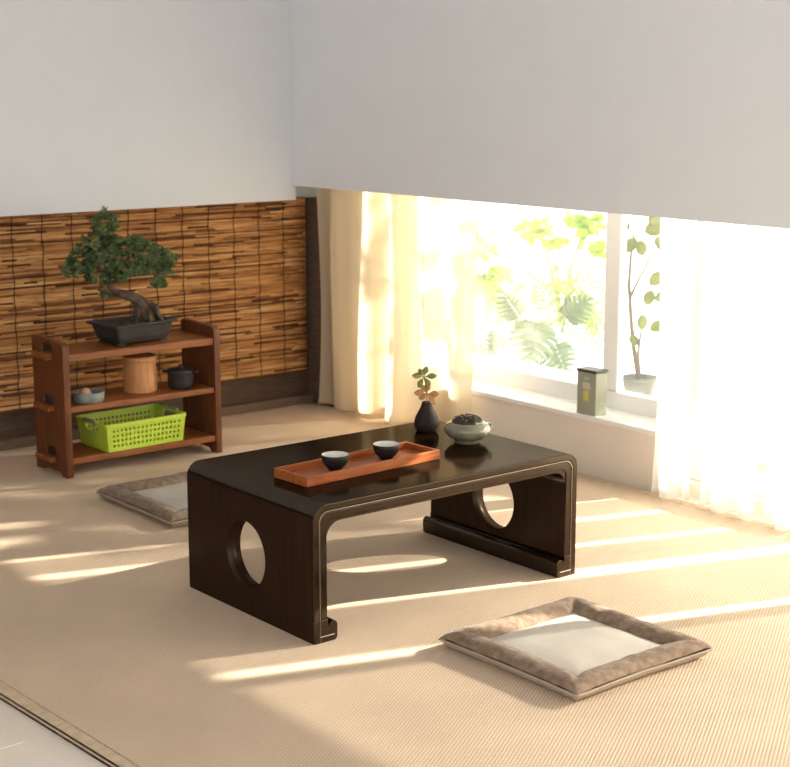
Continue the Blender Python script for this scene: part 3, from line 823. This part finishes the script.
# ------------------------------------------------------------------ beyond the glass
pw = at(639, 400, 1.80); pw.z = .165
fp = thing('potted_tree', 'small tree with round leaves in a grey pot outside the window', 'plant', pw)
bm = bmesh.new()
lathe(bm, [(0, 0), (.038, 0), (.043, .004), (.049, .050), (.053, .074), (.0555, .076), (.0555, .086), (.050, .086), (.046, .072), (0, .070)], 40)
obj('pot', bm, M['greypot'], fp, smooth=False)
def loc(px, py, X=1.80): return at(px, py, X) - pw
bm = bmesh.new()
tube(bm, [(0, 0, .06), loc(634, 350), loc(631, 320), loc(630, 300), loc(629, 285), loc(631, 255), loc(634, 235)], [.008, .007, .006, .006, .0055, .004, .003], 8)
tube(bm, [loc(630, 298), loc(636, 285), loc(648, 262), loc(653, 240)], [.005, .004, .003, .002], 7)
tube(bm, [(.004, .002, .06), loc(638, 355), loc(641, 330)], [.006, .005, .003], 7)
obj('trunk', bm, M['twig'], fp, smooth=True)
oval = ((0, .1), (.12, .6), (.35, .95), (.6, 1), (.82, .72), (1, .05))
for (px, py, ang, ln) in ((630, 228, 2.8, .07), (636, 238, -2.2, .055), (645, 232, .4, .07), (650, 225, 1.0, .06), (640, 214, 2.4, .06), (655, 212, 1.3, .06), (648, 206, 1.9, .06), (640, 240, -1.4, .05), (655, 238, -.6, .06),
                          (650, 285, .8, .055), (655, 300, .6, .05), (646, 305, 1.2, .05), (642, 330, 1.6, .05), (650, 330, .5, .05), (638, 345, 2.3, .04)):
    d = _rt*math.cos(ang) + Vector((0, 0, 1))*math.sin(ang) + Vector((0, 0, 0))
    bm = bmesh.new(); leaf(bm, loc(px, py), d, -_fw + rdir()*.45, ln, ln*.72, .15, oval); obj('leaf', bm, M['gfig'], fp, smooth=True, solid=.0006)

def monstera_leaf(bm, c, d, nrm, ln, wd):
    """split leaf: a row of fingers on each side of the midrib"""
    d = Vector(d).normalized(); nrm = Vector(nrm); nrm = (nrm-d*nrm.dot(d)).normalized(); s = d.cross(nrm); c = Vector(c)
    nf = 7
    for side in (-1, 1):
        for k in range(nf):
            t0, t1 = k/nf, (k+1)/nf
            def w(t): return wd*.5*math.sin(PI*min(1, .18+.82*t)**.8)*(1 if t < .98 else .2)
            rows = []
            for q in range(6):
                f = q/5
                gap = .0 if f < .42 else .34*(f-.42)/.58
                a, b2 = t0+(t1-t0)*gap*.5, t1-(t1-t0)*gap*.5
                sweep = .16*f*f
                bend = nrm*(-.10*wd*f*f)
                rows.append((bm.verts.new(c+d*ln*(a+sweep-.1*f*(k == 0))+s*side*w((a+b2)/2)*f+bend), bm.verts.new(c+d*ln*(b2+sweep)+s*side*w((a+b2)/2)*f*(.97)+bend)))
            for A, B in zip(rows, rows[1:]): bm.faces.new((A[0], A[1], B[1], B[0]))
g0 = at(545, 372, 2.25); g0.z = -.03
mo = thing('monstera_plant', 'plant with large split leaves outside the window', 'plant', g0)
for (px, py, a, ln, wd, X) in ((537, 322, -1.75, .17, .19, 2.2), (520, 316, 2.2, .12, .13, 2.3), (556, 345, -1.2, .13, .15, 2.28), (500, 335, -2.2, .12, .12, 2.35), (480, 345, -1.9, .10, .08, 2.3), (566, 318, .7, .12, .12, 2.4)):
    c = at(px, py, X) - g0
    bm = bmesh.new(); tube(bm, [(random.uniform(-.03, .03), random.uniform(-.03, .03), 0), (c.x*.4, c.y*.4, c.z*.6), c], [.006, .005, .003], 7)
    obj('stem', bm, M['gmonstera'], mo, smooth=True)
    d = _rt*math.cos(a) + Vector((0, 0, 1))*math.sin(a)
    bm = bmesh.new(); monstera_leaf(bm, c, d, -_fw*.9+Vector((0, 0, .5))+rdir()*.15, ln, wd)
    obj('leaf', bm, M['gmonstera'], mo, smooth=True, solid=.0008)
g1 = at(560, 372, 2.9); g1.z = -.03
pa = thing('palm_plant', 'palm with feathery arching fronds outside the window', 'plant', g1)
for pts, X in ((((560, 350), (545, 300), (525, 278), (500, 292), (487, 305)), 2.9), (((562, 350), (565, 300), (580, 285), (596, 300), (604, 322)), 2.9), (((560, 350), (548, 310), (540, 285), (560, 275), (600, 272)), 3.1),
              (((558, 352), (530, 320), (505, 310), (488, 318)), 2.8), (((562, 352), (575, 318), (590, 312), (606, 345)), 2.8)):
    P_ = [at(a, b, X) - g1 for a, b in pts]; P_ = [Vector((0, 0, 0))] + P_
    fine = []
    for i in range(len(P_)-1):
        for k in range(6): fine.append(P_[i].lerp(P_[i+1], k/6))
    fine.append(P_[-1])
    for _ in range(3): fine = [fine[0]] + [(fine[i-1]+fine[i]*2+fine[i+1])/4 for i in range(1, len(fine)-1)] + [fine[-1]]
    bm = bmesh.new(); tube(bm, fine, [.006*(1-.8*i/len(fine)) for i in range(len(fine))], 6)
    for i in range(9, len(fine)-1):
        t = (fine[i+1]-fine[i-1]).normalized(); side = t.cross(_fw).normalized()
        ll = .13*(1-.45*abs(2*(i-8)/(len(fine)-8)-1))
        for s in (-1, 1):
            leaf(bm, fine[i], side*s + t*.7, -_fw+rdir()*.2, ll, .012, .2, ((0, .3), (.3, 1), (.7, .7), (1, .05)), droop=.15)
    obj('frond', bm, M['gpalm'], pa, smooth=True)
def shrub(name, label, base_px, X, clumps, mname, ll, stems, canopy=()):
    g = at(*base_px, X); g.z = -.03
    t = thing(name, label, 'plant', g)
    bm = bmesh.new()
    for (px, py, rx, ry, n) in clumps:
        c0 = at(px, py, X)-g
        tube(bm, [(0, 0, 0), (c0.x*.5, c0.y*.4, c0.z*.55), c0], [.012, .008, .004], 6)
    for (pts) in stems:
        tube(bm, [at(a, b, X)-g for a, b in pts], [.007*(1-.12*i) for i in range(len(pts))], 6)
    obj('stem', bm, M['twig'], t, smooth=True)
    bm = bmesh.new()
    for (px, py, rx, ry, n) in clumps:
        for _ in range(n):
            d = rdir()*random.uniform(.3, 1)
            c = at(px+rx*d.x, py+ry*d.z, X+.12*d.y)-g
            leaf(bm, c, rdir(-.8, .4), rdir(), ll*random.uniform(.7, 1.2), ll*.55, .2, oval)
    for c0, rad, n in canopy:                              # the crown above the part the window shows
        for _ in range(n):
            d = rdir()*random.uniform(.1, 1)**.5
            c = Vector((c0[0]+rad[0]*d.x, c0[1]+rad[1]*d.y, c0[2]+rad[2]*d.z))-g
            leaf(bm, c, rdir(-.8, .4), rdir(), ll*random.uniform(1.0, 1.6), ll*.75, .2, oval)
    obj('foliage', bm, M[mname], t, smooth=True)
shrub('garden_shrub', 'bright green shrub low at the left of the window view', (486, 372), 3.4, [(487, 285, 16, 11, 60), (482, 245, 10, 14, 34), (497, 272, 12, 6, 20)], 'gshrub', .075, [])
shrub('garden_tree', 'young tree with yellow-green leaves high in the window view', (560, 372), 3.7, [(537, 228, 18, 14, 34), (552, 240, 9, 7, 14), (585, 225, 16, 16, 46), (596, 245, 10, 8, 20)], 'gshrub', .085, [((578, 296), (588, 304), (597, 316), (604, 328)), ((574, 285), (578, 296))],
      canopy=[((3.7, .04, 1.56), (.30, .48, .38), 660), ((3.7, .76, 1.62), (.25, .34, .36), 60)])

# ------------------------------------------------------------------ light
w = bpy.data.worlds.new('World'); S.world = w; w.use_nodes = True
bgn = w.node_tree.nodes['Background']; bgn.inputs['Color'].default_value = (1.0, .965, .90, 1); bgn.inputs['Strength'].default_value = 1.25
sd = Vector((-.945, .315, 0)).normalized()
TAN = .46
sun = bpy.data.lights.new('sun', 'SUN'); sun.energy = 13.0; sun.color = (1, .90, .76); sun.angle = math.radians(.9)
so = bpy.data.objects.new('sun', sun); COL.objects.link(so)
so.rotation_euler = Vector((sd.x, sd.y, -TAN)).to_track_quat('-Z', 'Y').to_euler()
so.location = (6, -1, 4)

# ------------------------------------------------------------------ camera and view
cd = bpy.data.cameras.new('camera'); cam = bpy.data.objects.new('camera', cd); COL.objects.link(cam)
cam.location = CAM; cam.rotation_euler = (PI/2-PITCH, 0, -YAW)
cd.sensor_width = 36; cd.lens = F_PX/790*36; cd.clip_start = .05
cd.dof.use_dof = True; cd.dof.focus_distance = 3.45; cd.dof.aperture_fstop = 7
S.camera = cam
S.view_settings.view_transform = 'Standard'; S.view_settings.look = 'None'
S.view_settings.gamma = 1.0; S.view_settings.use_curve_mapping = False
S.view_settings.exposure = 0.95
